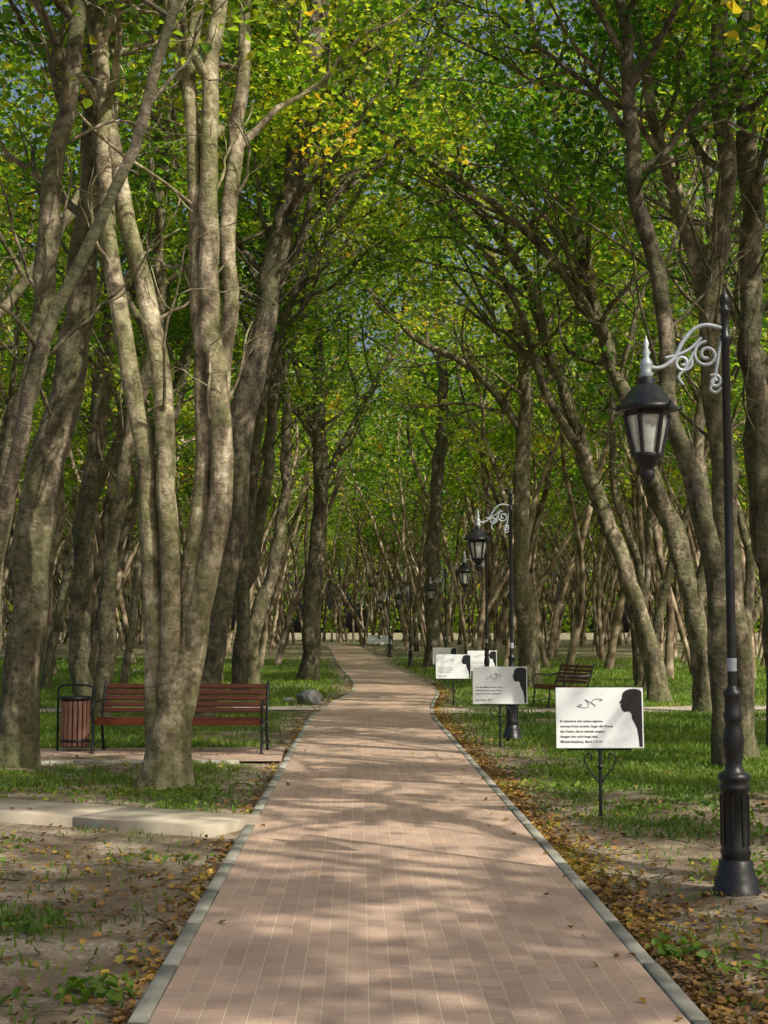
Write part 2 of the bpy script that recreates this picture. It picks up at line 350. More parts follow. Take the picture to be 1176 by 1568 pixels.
def grow(rng, stems, H=15, h0=6, nbr=16, blen=4.2, A=None, lean=None, dead=4, lod=False):
    A=A or Acc(); tips=[]
    for (pts,r0,r1,flare) in stems:
        pts=[np.array(p,float) for p in pts]
        top=pts[-1]; dr=pts[-1]-pts[-2]; dr/=np.linalg.norm(dr)
        if top[2]<H:
            ext=wander(top,dr*np.array([.6,.6,1]),(H-top[2])*1.03,4,rng,.5,.22); P=list(pts)+list(ext[1:])
        else: P=pts
        C=catmull(P,.9 if lod else .3); zlast=top[2]; n=len(C); z=C[:,2]
        wb=rng.uniform(0,6.28,4); zz=z*1.0
        C[1:,0]+=(.03*np.sin(zz*2.1+wb[0])+.02*np.sin(zz*4.7+wb[1])-.03*math.sin(zz[0]*2.1+wb[0]))[1:]*(1 if flare else .3)
        C[1:]+=rng.normal(size=(n-1,3))*np.array([.010,.010,0])
        zb=C[0,2]; t=np.clip((z-zb)/max(zlast-zb,.1),0,1); R=r0+(r1-r0)*t
        t2=np.clip((z-zlast)/max(H-zlast,.1),0,1); R=R*(1-t2)+.02*t2
        lob=trunk_lobes(rng)
        if not flare:
            lob=lambda n,a,P: 1+.06*np.cos(2*a+P[:,2:3]*1.3)+.05*np.cos(3*a-P[:,2:3]*2.1)+.05*np.sin(P[:,2:3]*3.3+a)
        if flare: C=np.vstack([C[0]-np.array([0,0,.25]),C]); R=np.concatenate([[R[0]*1.1],R]); z=C[:,2]
        V,F=tube(C,R,(7 if lod else 14) if flare else (6 if lod else 12),np.array([0.,1,0]),lob); A.add(V,F)
        az=rng.uniform(0,6.28)
        def br(zs,L,rr,leafy,el):
            nonlocal az
            k=int(np.argmin(np.abs(z-zs))); k=min(max(k,1),len(C)-2); az+=2.4+rng.normal()*.4
            d=np.array([math.cos(az)*math.cos(el),math.sin(az)*math.cos(el),math.sin(el)])
            if lean is not None and leafy: d=d+np.array(lean)*.35
            B=wander(C[k],d,L,8,rng,.35,.5); rb=min(rr,R[k]*.6)
            if lod: B2=B[::2]; V,F=tube(B2,np.linspace(rb,.014,len(B2)),4,None)
            else: V,F=tube(B,np.linspace(rb,.010,len(B)),6,None)
            A.add(V,F)
            for _ in range(6 if leafy else 3):
                j=rng.integers(2,9); d2=(B[j]-B[j-1]); d2/=np.linalg.norm(d2); d2=d2+rng.normal(size=3)*.62; L2=L*rng.uniform(.25,.5)
                S=wander(B[j],d2,L2,5,rng,.25,.5)
                if lod:
                    if _<2: V,F=tube(S[::2],np.linspace(max(.012,rb*(1-j/10)*.5),.008,3),3,None); A.add(V,F)
                else: V,F=tube(S,np.linspace(max(.008,rb*(1-j/10)*.5),.005,len(S)),4,None); A.add(V,F)
                if leafy: tips.extend(S[2:])
                for _2 in range(3 if leafy else 1):
                    q=rng.integers(1,6); d3=d2/np.linalg.norm(d2)+rng.normal(size=3)*.8
                    W=wander(S[q],d3,L2*.55,3,rng,.1,.4)
                    if not lod: V,F=tube(W,np.linspace(.007,.003,len(W)),3,None); A.add(V,F)
                    if leafy: tips.extend(W[1:])
        nb=max(3,int(nbr/len(stems)**.6))
        for q in range(nb):
            f=(q+rng.uniform(0,1))/nb; zs=h0+(H-h0)*f**1.1*.95
            br(zs,blen*(1-.5*f)*rng.uniform(.7,1.15),.06,True,rng.uniform(.35,1.0))
        for q in range(dead if not lod else 2):
            br(rng.uniform(h0*.55,h0),blen*rng.uniform(.3,.65),.022,False,rng.uniform(.5,1.1))
    return A, np.array(tips)
def clump(tips,n,rng,sp=.2,pw=2.6,sc=1.2):
    w=.2+vnoise(tips[:,0]+tips[:,2]*.7,tips[:,1]-tips[:,2]*.6,sc,rng.integers(99)); w=w**pw; w/=w.sum()
    return tips[rng.choice(len(tips),n,p=w)]+rng.normal(size=(n,3))*np.array([sp,sp,sp*.75])
def crown_mesh(name,tips,n,size,mat,rng,sp=.2,pw=2.6,sc=1.2):
    return leaves_mesh(name,clump(tips,n,rng,sp,pw,sc),size,mat,rng)
def hero(name, base, stems, bark, leaf, H, h0, seed, nbr=16, blen=4.2, nleaf=8000, lean=None, dead=4, size=(.08,.14), rs=.78, pw=2.6):
    rng=np.random.default_rng(seed); S=[]
    for (pts,r0,r1,fl) in stems:
        P=[]; acc=0
        for p in pts:
            if len(p)==2: acc+=rng.normal()*.06; P.append((p[0],acc,p[1]))
            else: P.append(p)
        S.append((P,r0*rs,r1*rs,fl))
    A,tips=grow(rng,S,H,h0,nbr,blen,lean=lean,dead=dead)
    e=empty(name,(base[0],base[1],float(gz(base[1]))))
    add_obj('trunk_and_branches',A.mesh('trunk_and_branches',bark),e)
    if base[1]>28: size=(.10,.16)
    add_obj('crown_foliage',crown_mesh('crown_foliage',tips,int(nleaf*.80),size,leaf,rng,sp=.25,pw=pw),e)
    return e
def rel(bx,pts): return [(x-bx,z) for x,z in pts]

HEROES=[]
def H_(*a,**k): HEROES.append(a[1]); return hero(*a,**k)
bx=-2.27
H_('multi_stem_tree',(bx,15.0),[
  ([(0,.0,0),(.03,.0,.35),(.08,0,.75),(.12,0,1.1),(.2,0,1.5)],.32,.15,True),
  ([(-.03,.02,.1),(-.10,.02,.9),(-.12,.04,1.38),(-.18,.05,2.4),(-.24,.02,3.4),(-.36,0,4.1),(-.55,-.05,5.1),(-.68,-.05,6.14),(-.75,0,7.5),(-.8,0,8.3)],.15,.09,False),
  ([(.02,-.05,.2),(.03,-.06,1.4),(.06,-.08,2.1),(-.02,-.08,3.4),(-.1,-.05,4.38),(-.28,0,5.26),(-.52,.05,6.28),(-.72,.12,7.16),(-.9,.2,8.2)],.14,.11,False),
  ([(.08,.10,.5),(.17,.12,1.65),(.26,.1,2.4),(.36,.1,3.42),(.34,.1,4.4),(.25,.12,6.14),(.18,.1,7.5),(.25,.1,8.2)],.13,.09,False),
  ([(.03,0,.15),(.17,0,.8),(.31,0,1.5),(.41,0,2.1),(.56,0,2.81),(.55,.02,3.83),(.44,.03,4.78),(.40,.03,6.14),(.40,.05,7.5),(.48,.05,8.2)],.18,.11,False)],
  M_bark_pale,M_leaf2,14,6.5,11,nbr=20,blen=3.2,nleaf=6500,dead=2,rs=.80)
bx=-4.43
H_('deciduous_tree',(bx,17.4),[(rel(bx,[(-4.43,0),(-4.39,1.34),(-4.31,2.54),(-4.15,3.73),(-3.91,4.9),(-3.75,6.1),(-3.64,7.7),(-3.64,9.3)]),.31,.21,True)],M_bark_mid,M_leaf,16,6.5,12,blen=4.5,nleaf=8000)
bx=-3.98
H_('deciduous_tree',(bx,14),[(rel(bx,[(-3.98,0),(-3.9,1.5),(-3.74,2.67),(-3.62,3.6),(-3.46,4.6),(-3.35,5.85),(-3.18,7.8)]),.16,.11,True)],M_bark_mid,M_leaf,13,6.5,13,blen=3.0,nleaf=4000)
bx=-3.55
H_('deciduous_tree',(bx,12),[(rel(bx,[(-3.55,0),(-3.43,1.4),(-3.21,2.35),(-3.0,3.17),(-2.67,4.27),(-2.26,5.3),(-1.9,6.34),(-1.68,7.2)]),.09,.055,True)],M_bark_dark,M_leaf2,10,6.6,14,nbr=9,blen=2.0,nleaf=1800,dead=2)
bx=-3.35
H_('deciduous_tree',(bx,26),[(rel(bx,[(-3.35,0),(-3.11,1.22),(-2.81,2.88),(-2.64,4.77),(-2.38,6.54),(-2.10,7.84),(-1.75,9.5),(-1.45,11.5),(-1.28,13)]),.32,.25,True),
   ([(1.2,0,7.6),(2.0,.4,9.2),(3.0,.8,10.6),(4.0,1.0,12.2)],.13,.07,False)],M_bark_dark,M_leaf2,18,7.8,15,nbr=26,blen=4.8,nleaf=15000,size=(.09,.15))
bx=-2.45
H_('deciduous_tree',(bx,47),[(rel(bx,[(-2.45,0),(-2.3,3.05),(-2.09,6.0),(-2.16,8.6),(-2.2,12),(-2.35,15)]),.42,.18,True),
   ([(.36,0,5.8),(.46,0,6.4),(1.2,.2,8),(1.85,.3,9.25),(2.7,.5,11)],.2,.1,False),([(.3,0,7.6),(-.2,.2,9.5),(-.9,.2,12)],.16,.1,False)],M_bark_dark,M_leaf2,20,7.4,16,nbr=26,blen=5,nleaf=13000)
bx=1.3
H_('deciduous_tree',(bx+.7,60),[([(0,0),(.05,4.8),(.2,7.5),(.5,11.1),(.3,15)],.42,.25,True)],M_bark_dark,M_leaf2,21,8.5,17,nbr=22,blen=6,nleaf=13000,lean=(-.6,0,0))
bx=-3.3
H_('deciduous_tree',(bx-.3,36),[(rel(bx,[(-3.3,0),(-3.25,2.5),(-3.1,5.0),(-2.75,8),(-2.3,11),(-1.7,13.5)]),.24,.15,True),
   ([(.5,0,7.8),(1.2,-.2,9.8),(2.2,-.4,11.6),(3.3,-.5,13.2)],.13,.08,False)],M_bark_dark,M_leaf2,18.5,9.0,28,nbr=28,blen=5,nleaf=14000,dead=5,lean=(.5,-.1,0))
bx=4.18
H_('deciduous_tree',(bx,42),[(rel(bx,[(4.25,0),(3.99,3.85),(4.05,6.7),(4.16,8.8),(3.85,10.9),(3.19,12.8),(1.95,15.1)]),.38,.16,True),
  ([(-.05,0,7.4),(-.9,0,8.6),(-1.9,0,9.6),(-3.2,.2,10.3),(-4.6,.3,11.8)],.18,.07,False)],M_bark_mid,M_leaf2,18.5,7.8,18,nbr=28,blen=5,nleaf=13000,lean=(-.8,-.2,0))
bx=6.25
H_('deciduous_tree',(bx,33),[(rel(bx,[(6.25,0),(6.0,1.72),(5.43,3.37),(4.9,4.87),(4.41,6.37),(3.93,8.0),(3.18,10.1),(2.13,11.6),(.9,12.8)]),.29,.12,True),
  ([(-1.6,0,5.6),(-2.6,-.5,7.2),(-3.3,-.9,9.2),(-4.6,-1.2,10.8),(-6.2,-1.3,12.0)],.14,.07,False)],M_bark_mid,M_leaf2,17,7.2,19,nbr=30,blen=4.8,nleaf=15000,lean=(-.7,-.2,0),dead=6)
bx=6.47
H_('deciduous_tree',(bx,29),[(rel(bx,[(6.47,0),(6.34,1.84),(6.0,3.15),(5.53,4.6),(5.1,5.9),(4.5,7.76),(3.97,10)]),.31,.16,True),
  ([(-.2,0,2.0),(.1,0,3.6),(-.1,0,5.5),(.3,0,8),(.2,0,11)],.19,.11,False),
  ([(-1.9,0,7.6),(-3.0,-.6,9.0),(-4.4,-1.0,10.2),(-6.0,-1.2,11.2),(-7.6,-1,12.4)],.12,.06,False)],M_bark_mid,M_leaf,17,6.8,20,nbr=40,blen=4.8,nleaf=17000,lean=(-.6,-.2,0),dead=5)
bx=3.98
H_('deciduous_tree',(bx,16.8),[(rel(bx,[(3.98,0),(3.95,1.36),(3.83,2.5),(3.64,3.5),(3.4,4.4),(3.3,5.55),(3.03,7.1),(2.88,9.0)]),.19,.10,True)],M_bark_dark,M_leaf,14,7.0,21,blen=3.8,nleaf=5000,dead=5,rs=.72)
bx=4.5
H_('deciduous_tree',(bx,18.4),[(rel(bx,[(4.5,0),(4.44,1.34),(4.32,2.98),(4.2,4.6),(4.22,6.0),(4.4,7.5),(4.35,9.5)]),.22,.13,True),
  ([(-.28,0,5.7),(-.5,0,6.6),(-.8,.1,7.8),(-1.1,.1,9.6)],.12,.08,False)],M_bark_mid,M_leaf,15,7.0,22,blen=3.8,nleaf=6000,dead=5,rs=.8)
bx=5.5
H_('deciduous_tree',(bx,20),[(rel(bx,[(5.5,0),(5.38,2.2),(5.2,4.6),(5.15,7.2),(5.1,10.4)]),.24,.17,True)],M_bark_dark,M_leaf,15,6.8,23,blen=3.8,nleaf=6000,dead=6)
bx=-6.2
H_('deciduous_tree',(bx,30),[(rel(bx,[(-6.2,0),(-6.34,2.5),(-6.07,5.3),(-5.8,8),(-5.9,11)]),.28,.17,True)],M_bark_dark,M_leaf2,16,7,24,blen=4.4,nleaf=8000,dead=6)
bx=-5.1
H_('deciduous_tree',(bx,26),[(rel(bx,[(-5.1,0),(-5.0,2.5),(-4.7,5.0),(-4.2,7),(-4.1,10)]),.2,.13,True)],M_bark_mid,M_leaf2,15,7,25,blen=4,nleaf=7000,dead=6)
bx=-4.6
H_('deciduous_tree',(bx,38),[(rel(bx,[(-5.2,0),(-4.4,1.6),(-3.5,3.2),(-3.2,5.0),(-2.9,8),(-2.9,12)]),.25,.15,True)],M_bark_dark,M_leaf,17,8,26,blen=4.6,nleaf=9000,dead=6,lean=(.6,-.2,0))
bx=-3.9
H_('deciduous_tree',(bx,43),[(rel(bx,[(-3.9,0),(-3.8,2),(-3.2,4),(-2.9,7),(-3.1,11)]),.28,.15,True)],M_bark_mid,M_leaf,18,8,27,blen=4.4,nleaf=9000,dead=6)

# tree forms for the surrounding wood
VAR=[]; LOD=[]
for v in range(9):
    rng=np.random.default_rng(100+v); Ht=rng.uniform(14.5,18.5); r=rng.uniform(.11,.19)
    P=[np.zeros(3)]; d=np.array([rng.normal()*.13,rng.normal()*.13,1.])
    for k in range(5):
        d=d+np.array([rng.normal()*.13,rng.normal()*.13,0]); d[:2]*=.85; P.append(P[-1]+d/np.linalg.norm(d)*2.1)
    st=[(P,r,r*.6,True)]
    for s_ in range([0,1,1][v%3]):
        j=rng.integers(0,3); q=P[j]; s=np.array([rng.choice([-1,1])*.35,rng.normal()*.3,1.]); W=[q-np.array([0,0,.2])]
        for k in range(4): s=s+np.array([rng.normal()*.12,rng.normal()*.12,.12]); W.append(W[-1]+s/np.linalg.norm(s)*1.9)
        st.append((W,r*.75,r*.4,False))
    h0=rng.uniform(6.5,8.5)
    A,tips=grow(rng,st,Ht,h0,16,4.2,dead=5)
    w=A.mesh('tree_wood',[M_bark_mid,M_bark_dark,M_bark_mid][v%3]); mt=[M_leaf,M_leaf2,M_leaf][v%3]
    VAR.append((w,crown_mesh('tree_crown',tips,3900,(.11,.18),mt,rng),crown_mesh('tree_crown_clumped',tips,4200,(.12,.19),mt,rng,sp=.22,pw=9,sc=2.1)))
    st2=[(P_,a_*.85,b_*.85,f_) for P_,a_,b_,f_ in st]
    r2=np.random.default_rng(100+v+50); A,tips=grow(r2,st2,Ht,h0,14,4.2,lod=True)
    LOD.append((A.arr(),leaves_arr(clump(tips,1350,r2,.3,2.8),(.18,.29),r2),v%3))
placed=[(h[0],h[1]) for h in HEROES]
rng=np.random.default_rng(6)
farW={0:Acc(),1:Acc(),2:Acc()}; farL={0:Acc(),1:Acc(),2:Acc()}
def place(x,y,near,crown=1):
    v=int(rng.integers(len(VAR))); s=rng.uniform(.85,1.15); rz=rng.uniform(0,6.28)
    z=float(gz(y))-.03; placed.append((x,y))
    if near:
        e=empty('deciduous_tree',(x,y,z),(0,0,rz)); e.scale=(s,s,s)
        add_obj('trunk_and_branches',VAR[v][0],e); add_obj('crown_foliage',VAR[v][crown],e)
    else:
        (wv,wf),(lv,lf),g=LOD[v]; c_,s_=math.cos(rz)*s,math.sin(rz)*s
        M=np.array([[c_,-s_,0],[s_,c_,0],[0,0,s]]); T=np.array([x,y,z])
        farW[g].add(wv@M.T+T,wf); farL[g].add(lv@M.T+T,lf)
cnt=0
for t in range(20000):
    y=20+150*rng.uniform(0,1)**.85; lim=.285*y+3
    x=rng.uniform(-lim,lim); dx=x-xc(y)
    if y<33 and -7<dx<6.5: continue
    if 33<=y<48 and -4.8<dx<5.0: continue
    if abs(dx)<(2.6+ (.9 if dx>0 else .5)*(y<85)): continue
    if y<34 and (abs(y-29.8)<1.6) : continue
    ms=2.9 if y<60 else 2.5
    if min((x-a)**2+(y-b)**2 for a,b in placed)<ms*ms: continue
    place(x,y,y<44); cnt+=1
    if cnt>540: break
for (x,y) in [(6.4,13.5),(9.5,17),(8.2,9.0),(6.2,4.6),(11.0,5),(13.5,12.5),(12.8,19),(9.3,.0),(13.5,-1),(17,7),(6.4,-.6),(8.6,-4.2),(5.2,-4.0)]:  # trees outside the view, added with gappy clumped crowns to cast dappled shade
    place(x,y,True,2)
for (x,y) in [(-6.8,13.0),(-8.5,18),(-6.8,22.5),(-10,24)]:
    place(x,y,True,1)
print('trees',cnt)
far=empty('distant_trees')
for g in range(3):
    if farW[g].n:
        add_obj('distant_trunks',farW[g].mesh('distant_trunks',[M_far_mid,M_far_dark,M_far_mid][g]),far)
        add_obj('distant_crowns',farL[g].mesh('distant_crowns',[M_leaf,M_leaf2,M_leaf2][g],False),far)
rng=np.random.default_rng(9); n=36000
C=np.stack([rng.uniform(-70,70,n),rng.uniform(174,190,n),rng.uniform(1.5,20,n)],-1)
k=vnoise(C[:,0],C[:,2],3.2,8)*.7+vnoise(C[:,0],C[:,2],1.1,4)*.3; C=C[k>.44]
add_obj('distant_foliage',leaves_mesh('distant_foliage',C,(.35,.7),M_leaf2,rng,up=.2))

# ------------------------------------------------------------ grass, weeds and fallen leaves
rng=np.random.default_rng(21)
n=480000; u=rng.uniform(0,1,n); y=5.5*np.exp(u*np.log(75/5.5)); x=xc(y)+rng.uniform(-1,1,n)*(.31*y+1.5)
g=grass_mask(x,y); d=np.abs(x-xc(y))-HW-.12; ok=(rng.uniform(0,1,n)<g*.9+.03)&(d>0)
ok&=~((x>-4.9)&(x<-1.2)&(y>17.5)&(y<19.9)); ok&=~((np.abs(y-29.8)<1.1)&(np.abs(x)<9))
t=slab_t(x,y); ok&=~((t>-.03)&(t<.82)&(x<-1.0))
x=x[ok]; y=y[ok]; n=len(x); h=rng.uniform(.02,.065,n)*(1+np.clip(y-12,0,40)/22); w=h*.11+.002
a=rng.uniform(0,6.28,n); z=ground_h(x,y)-.005; B=np.stack([x,y,z],-1); s=np.stack([np.cos(a),np.sin(a),0*a],-1)*w[:,None]
tl=rng.normal(size=(n,2))*.5; T=B+np.stack([tl[:,0]*h,tl[:,1]*h,h],-1)
M1=B*.45+T*.55+np.stack([-tl[:,0]*h*.15,-tl[:,1]*h*.15,h*.08],-1)
V=np.stack([B-s,B+s,M1+s*.7,T,M1-s*.7],1).reshape(-1,3); i=np.arange(n)*5
add_obj('grass',new_mesh('grass',V,[np.stack([i,i+1,i+2,i+4],-1),np.stack([i+4,i+2,i+3],-1)],[M_grass]))
def litter(n,ylo,yhi,fn):
    u=rng.uniform(0,1,n); y=ylo*np.exp(u*np.log(yhi/ylo)); x=fn(y,n); return x,y
parts=[]
x,y=litter(6500,5,45,lambda y,n: xc(y)+HW+.1+rng.exponential(.12,n)); parts.append((x,y))
x,y=litter(1000,5,45,lambda y,n: xc(y)-HW-.1-rng.exponential(.08,n)); parts.append((x,y))
x,y=litter(30000,5,60,lambda y,n: xc(y)+rng.uniform(-1,1,n)*(.3*y+1)); k=(np.abs(x-xc(y))>HW+.1)&(rng.uniform(0,1,len(x))<.08+.45*sstep((vnoise(x,y,.9,12)-.45)/.3)*np.where(x>0,1.,.6)); parts.append((x[k],y[k]))
x,y=litter(45,5,40,lambda y,n: xc(y)+HW-rng.exponential(.15,n)); parts.append((x,y))
x,y=litter(8,5,40,lambda y,n: xc(y)-HW+rng.exponential(.3,n)); parts.append((x,y))
x=np.concatenate([p[0] for p in parts]); y=np.concatenate([p[1] for p in parts])
onp=np.abs(x-xc(y))<HW+.1
tt=slab_t(x,y); ons=(tt>-.05)&(tt<.83)&(x<-1.0); k=~(ons&((rng.uniform(0,1,len(x))<.9)|(x>-1.45))); x=x[k];y=y[k];onp=onp[k];ons=ons[k]
z=np.where(ons,.094,np.where(onp,gz(y)+.03,ground_h(x,y)+.01+rng.uniform(0,.015,len(x))))
add_obj('fallen_leaves',leaves_mesh('fallen_leaves',np.stack([x,y,z],-1),(.03,.06),M_litter,rng,up=2.0,fold=.12))
A=Acc()
for _ in range(260):
    ty=5.5*math.exp(rng.uniform(0,1)*math.log(35/5.5)); tx=float(xc(ty))+rng.choice([-1,1])*rng.uniform(1.3,.3*ty+1.2)
    if -.1<float(slab_t(tx,ty))<.9 and tx<-1: continue
    a=rng.uniform(0,6.28); L=rng.uniform(.08,.35); p=np.array([[tx+math.cos(a+.2*k)*L*k/4,ty+math.sin(a+.2*k)*L*k/4,0] for k in range(5)])
    p[:,2]=ground_h(p[:,0],p[:,1])+.012+rng.uniform(0,.006,5); V,F=tube(p,np.linspace(.005,.002,5),5,np.array([0,0,1.])); A.add(V,F)
add_obj('fallen_twigs',A.mesh('fallen_twigs',M_bark_dark))
W=[]
for (cx,cy,r,k) in [(-1.28,6.5,.10,80),(-1.75,6.3,.08,30),(-1.9,7.9,.1,25),(1.45,7.3,.10,70),(1.9,6.9,.15,60),(2.5,8.2,.2,60),(2.35,9.3,.18,50),(-2.0,13.9,.4,120),(-1.9,14.8,.35,130),(-3,14.3,.4,100),(2.6,13,.5,200),(3.2,11.5,.4,160),(1.75,15,.3,80),(-1.55,10.3,.15,30),(-2.9,10.9,.2,35),(2.9,9.9,.3,110)]:
    q=rng.normal(size=(k,2))*r; W.append(np.stack([cx+q[:,0],cy+q[:,1],ground_h(cx+q[:,0],cy+q[:,1])+rng.uniform(.01,.06,k)],-1))
W=np.concatenate(W); W=W[np.abs(W[:,0]-xc(W[:,1]))>HW+.1]; tw=slab_t(W[:,0],W[:,1]); W=W[~((tw>-.05)&(tw<.85)&(W[:,0]<-1))]
add_obj('weeds',leaves_mesh('weeds',W,(.03,.07),M_grass,rng,up=1.0))

# ------------------------------------------------------------ street lamps
def street_lamp(x,y,rz=0):
    e=empty('street_lamp',(x,y,float(gz(y))+.0),(0,0,rz))
    lathe_part('base_plinth',[(0,-.05),(.15,-.05),(.15,.04),(.135,.05),(.135,.10),(.118,.12),(.118,.15),(.105,.17),(.105,.21),(.09,.22)],M_black,e,8,phase=math.pi/8,smooth=False)
    lathe_part('pedestal',[(.088,.20),(.088,.24),(.096,.26),(.084,.29),(.084,.62),(.097,.64),(.097,.66),(.085,.68),(.10,.70),(.10,.725),(.08,.74)],M_black,e,8,phase=math.pi/8,smooth=False)
    for k in range(8):
        a=k*math.pi/4+math.pi/8; tube_part('pedestal_rib',[(.083*math.cos(a),.083*math.sin(a),z) for z in (.3,.45,.61)],.008,M_black,e,6)
    lathe_part('vase_collar',[(.08,.735),(.055,.76),(.05,.80),(.062,.88),(.066,.94),(.055,1.0),(.045,1.03),(.055,1.06),(.06,1.09),(.05,1.11),(.05,1.19),(.056,1.21),(.056,1.235),(.036,1.25),(.030,1.27)],M_black,e,20)
    lathe_part('pole',[(.029,1.26),(.028,2.2),(.026,3.42),(.034,3.43),(.034,3.46),(.026,3.47),(.026,3.60),(.036,3.61),(.036,3.635),(.02,3.64),(.03,3.665),(.034,3.69),(.026,3.72),(.008,3.745),(.0,3.76)],M_black,e,16)
    lathe_part('maintenance_label',[(.0305,1.36),(.0305,1.44)],M_silver,e,16)
    yv=np.array([0.,1,0])
    def scr(name,pts,r,mat=M_silver): tube_part(name,catmull([(p[0],0,p[1]) for p in pts],.02),r,mat,e,8,yv)
    scr('bracket_arm',[(-.02,3.51),(-.12,3.53),(-.2,3.50),(-.27,3.42),(-.33,3.31),(-.42,3.255),(-.50,3.27)],.014)
    scr('bracket_brace',[(-.02,3.47),(-.04,3.36),(-.07,3.2),(-.1,3.12),(-.06,3.10),(-.03,3.13)],.011)
    def spiral(name,cx,cz,r0,turns,a0,sgn,rt=.011):
        t=np.linspace(0,1,40); rr=r0*(1-.8*t); a=a0+sgn*t*turns*2*np.pi
        tube_part(name,np.stack([cx+rr*np.cos(a),0*t,cz+rr*np.sin(a)],-1),rt,M_silver,e,8,yv)
    spiral('scroll',-.12,3.34,.085,1.6,math.pi/2,1); spiral('scroll',-.27,3.29,.06,1.4,0.3,-1); spiral('scroll',-.07,3.17,.045,1.3,2.2,-1)
    scr('scroll_leaf',[(-.2,3.36),(-.25,3.26),(-.3,3.2),(-.27,3.15)],.010); scr('scroll_leaf',[(-.15,3.45),(-.22,3.38),(-.3,3.34),(-.38,3.32)],.010)
    dz=-.035
    L=(-.5,0,dz)
    lathe_part('lantern_finial',[(0,3.50),(.010,3.47),(.02,3.45),(.012,3.42),(.028,3.39),(.018,3.36),(.036,3.33),(.042,3.30),(.03,3.27),(.046,3.255),(.034,3.235),(.034,3.22)],M_silver,e,14,L)
    lathe_part('lantern_cap',[(.034,3.235),(.055,3.225),(.05,3.19),(.085,3.175),(.135,3.11),(.17,3.06),(.195,3.045),(.20,3.02),(.165,3.01),(.145,3.005),(.145,2.98)],M_black,e,6,L,smooth=False)
    for k in range(6):
        a=k*math.pi/3; tube_part('cap_spike',[(L[0]+.19*math.cos(a),.19*math.sin(a),3.03+dz),(L[0]+.215*math.cos(a),.215*math.sin(a),3.035+dz),(L[0]+.222*math.cos(a),.222*math.sin(a),3.06+dz)],[.012,.009,.004],M_black,e,6)
        tube_part('frame_bar',[(L[0]+.141*math.cos(a),.141*math.sin(a),2.99+dz),(L[0]+.086*math.cos(a),.086*math.sin(a),2.735+dz)],[.015,.013],M_black,e,6)
    lathe_part('lantern_glass',[(.136,2.985),(.083,2.745)],M_glass,e,6,L,smooth=False)
    lathe_part('lantern_bottom',[(.092,2.75),(.096,2.735),(.092,2.72),(.065,2.70),(.065,2.675),(.035,2.66),(.045,2.63),(.045,2.60),(.025,2.575),(.018,2.555),(.0,2.54)],M_black,e,12,L)
    lathe_part('lamp_globe',[(0,2.80),(.04,2.81),(.055,2.86),(.045,2.92),(.02,2.96),(.0,2.97)],M_panel,e,14,L)
    return e
for (x,y,r) in [(2.15,8.93,0),(1.92,21.7,.05),(2.35,33,.05),(2.05,48,0),(1.15,63,0),(.3,79,0),(-1.4,104,0)]: street_lamp(x,y,r)

# ------------------------------------------------------------ information signs
SIL=[(.30,.0),(.30,.56),(.285,.58),(.25,.592),(.215,.59),(.185,.575),(.165,.55),(.158,.52),(.157,.49),(.142,.458),(.136,.447),(.152,.441),(.150,.428),(.146,.42),(.153,.411),(.148,.40),(.156,.39),(.160,.368),(.178,.355),(.21,.36),(.225,.335),(.228,.29),(.245,.24),(.262,.19),(.272,.10),(.278,0)]
def flat_poly(name,pts,mat,parent,y):
    bm=bmesh.new(); vs=[bm.verts.new((p[0],y,p[1])) for p in pts]; f=bm.faces.new(vs)
    bm.normal_update()
    if f.normal.y>0: f.normal_flip()
    bmesh.ops.triangulate(bm,faces=bm.faces[:]); me=bpy.data.meshes.new(name); bm.to_mesh(me); bm.free(); me.materials.append(mat)
    return add_obj(name,me,parent)
TXT=[['Er zimmerte sich seinen eigenen,','warmen Kreis zurecht. Sogar die Worte','des Vaters, die er niemals vergass,','klangen hier noch lange nach.','Michael Steinberg  Band 1, S. 14'],
     ['Wer den Wald im Herbst betritt,','hoert das Rauschen alter Zeiten','und sieht das Licht der Blaetter.','','Anna Wagner  1821'],
     ['Ein Weg, der sich im Gruenen','verliert, fuehrt doch nach Haus.','Wir gehen ihn gemeinsam.','','J. Lindner  Briefe']]
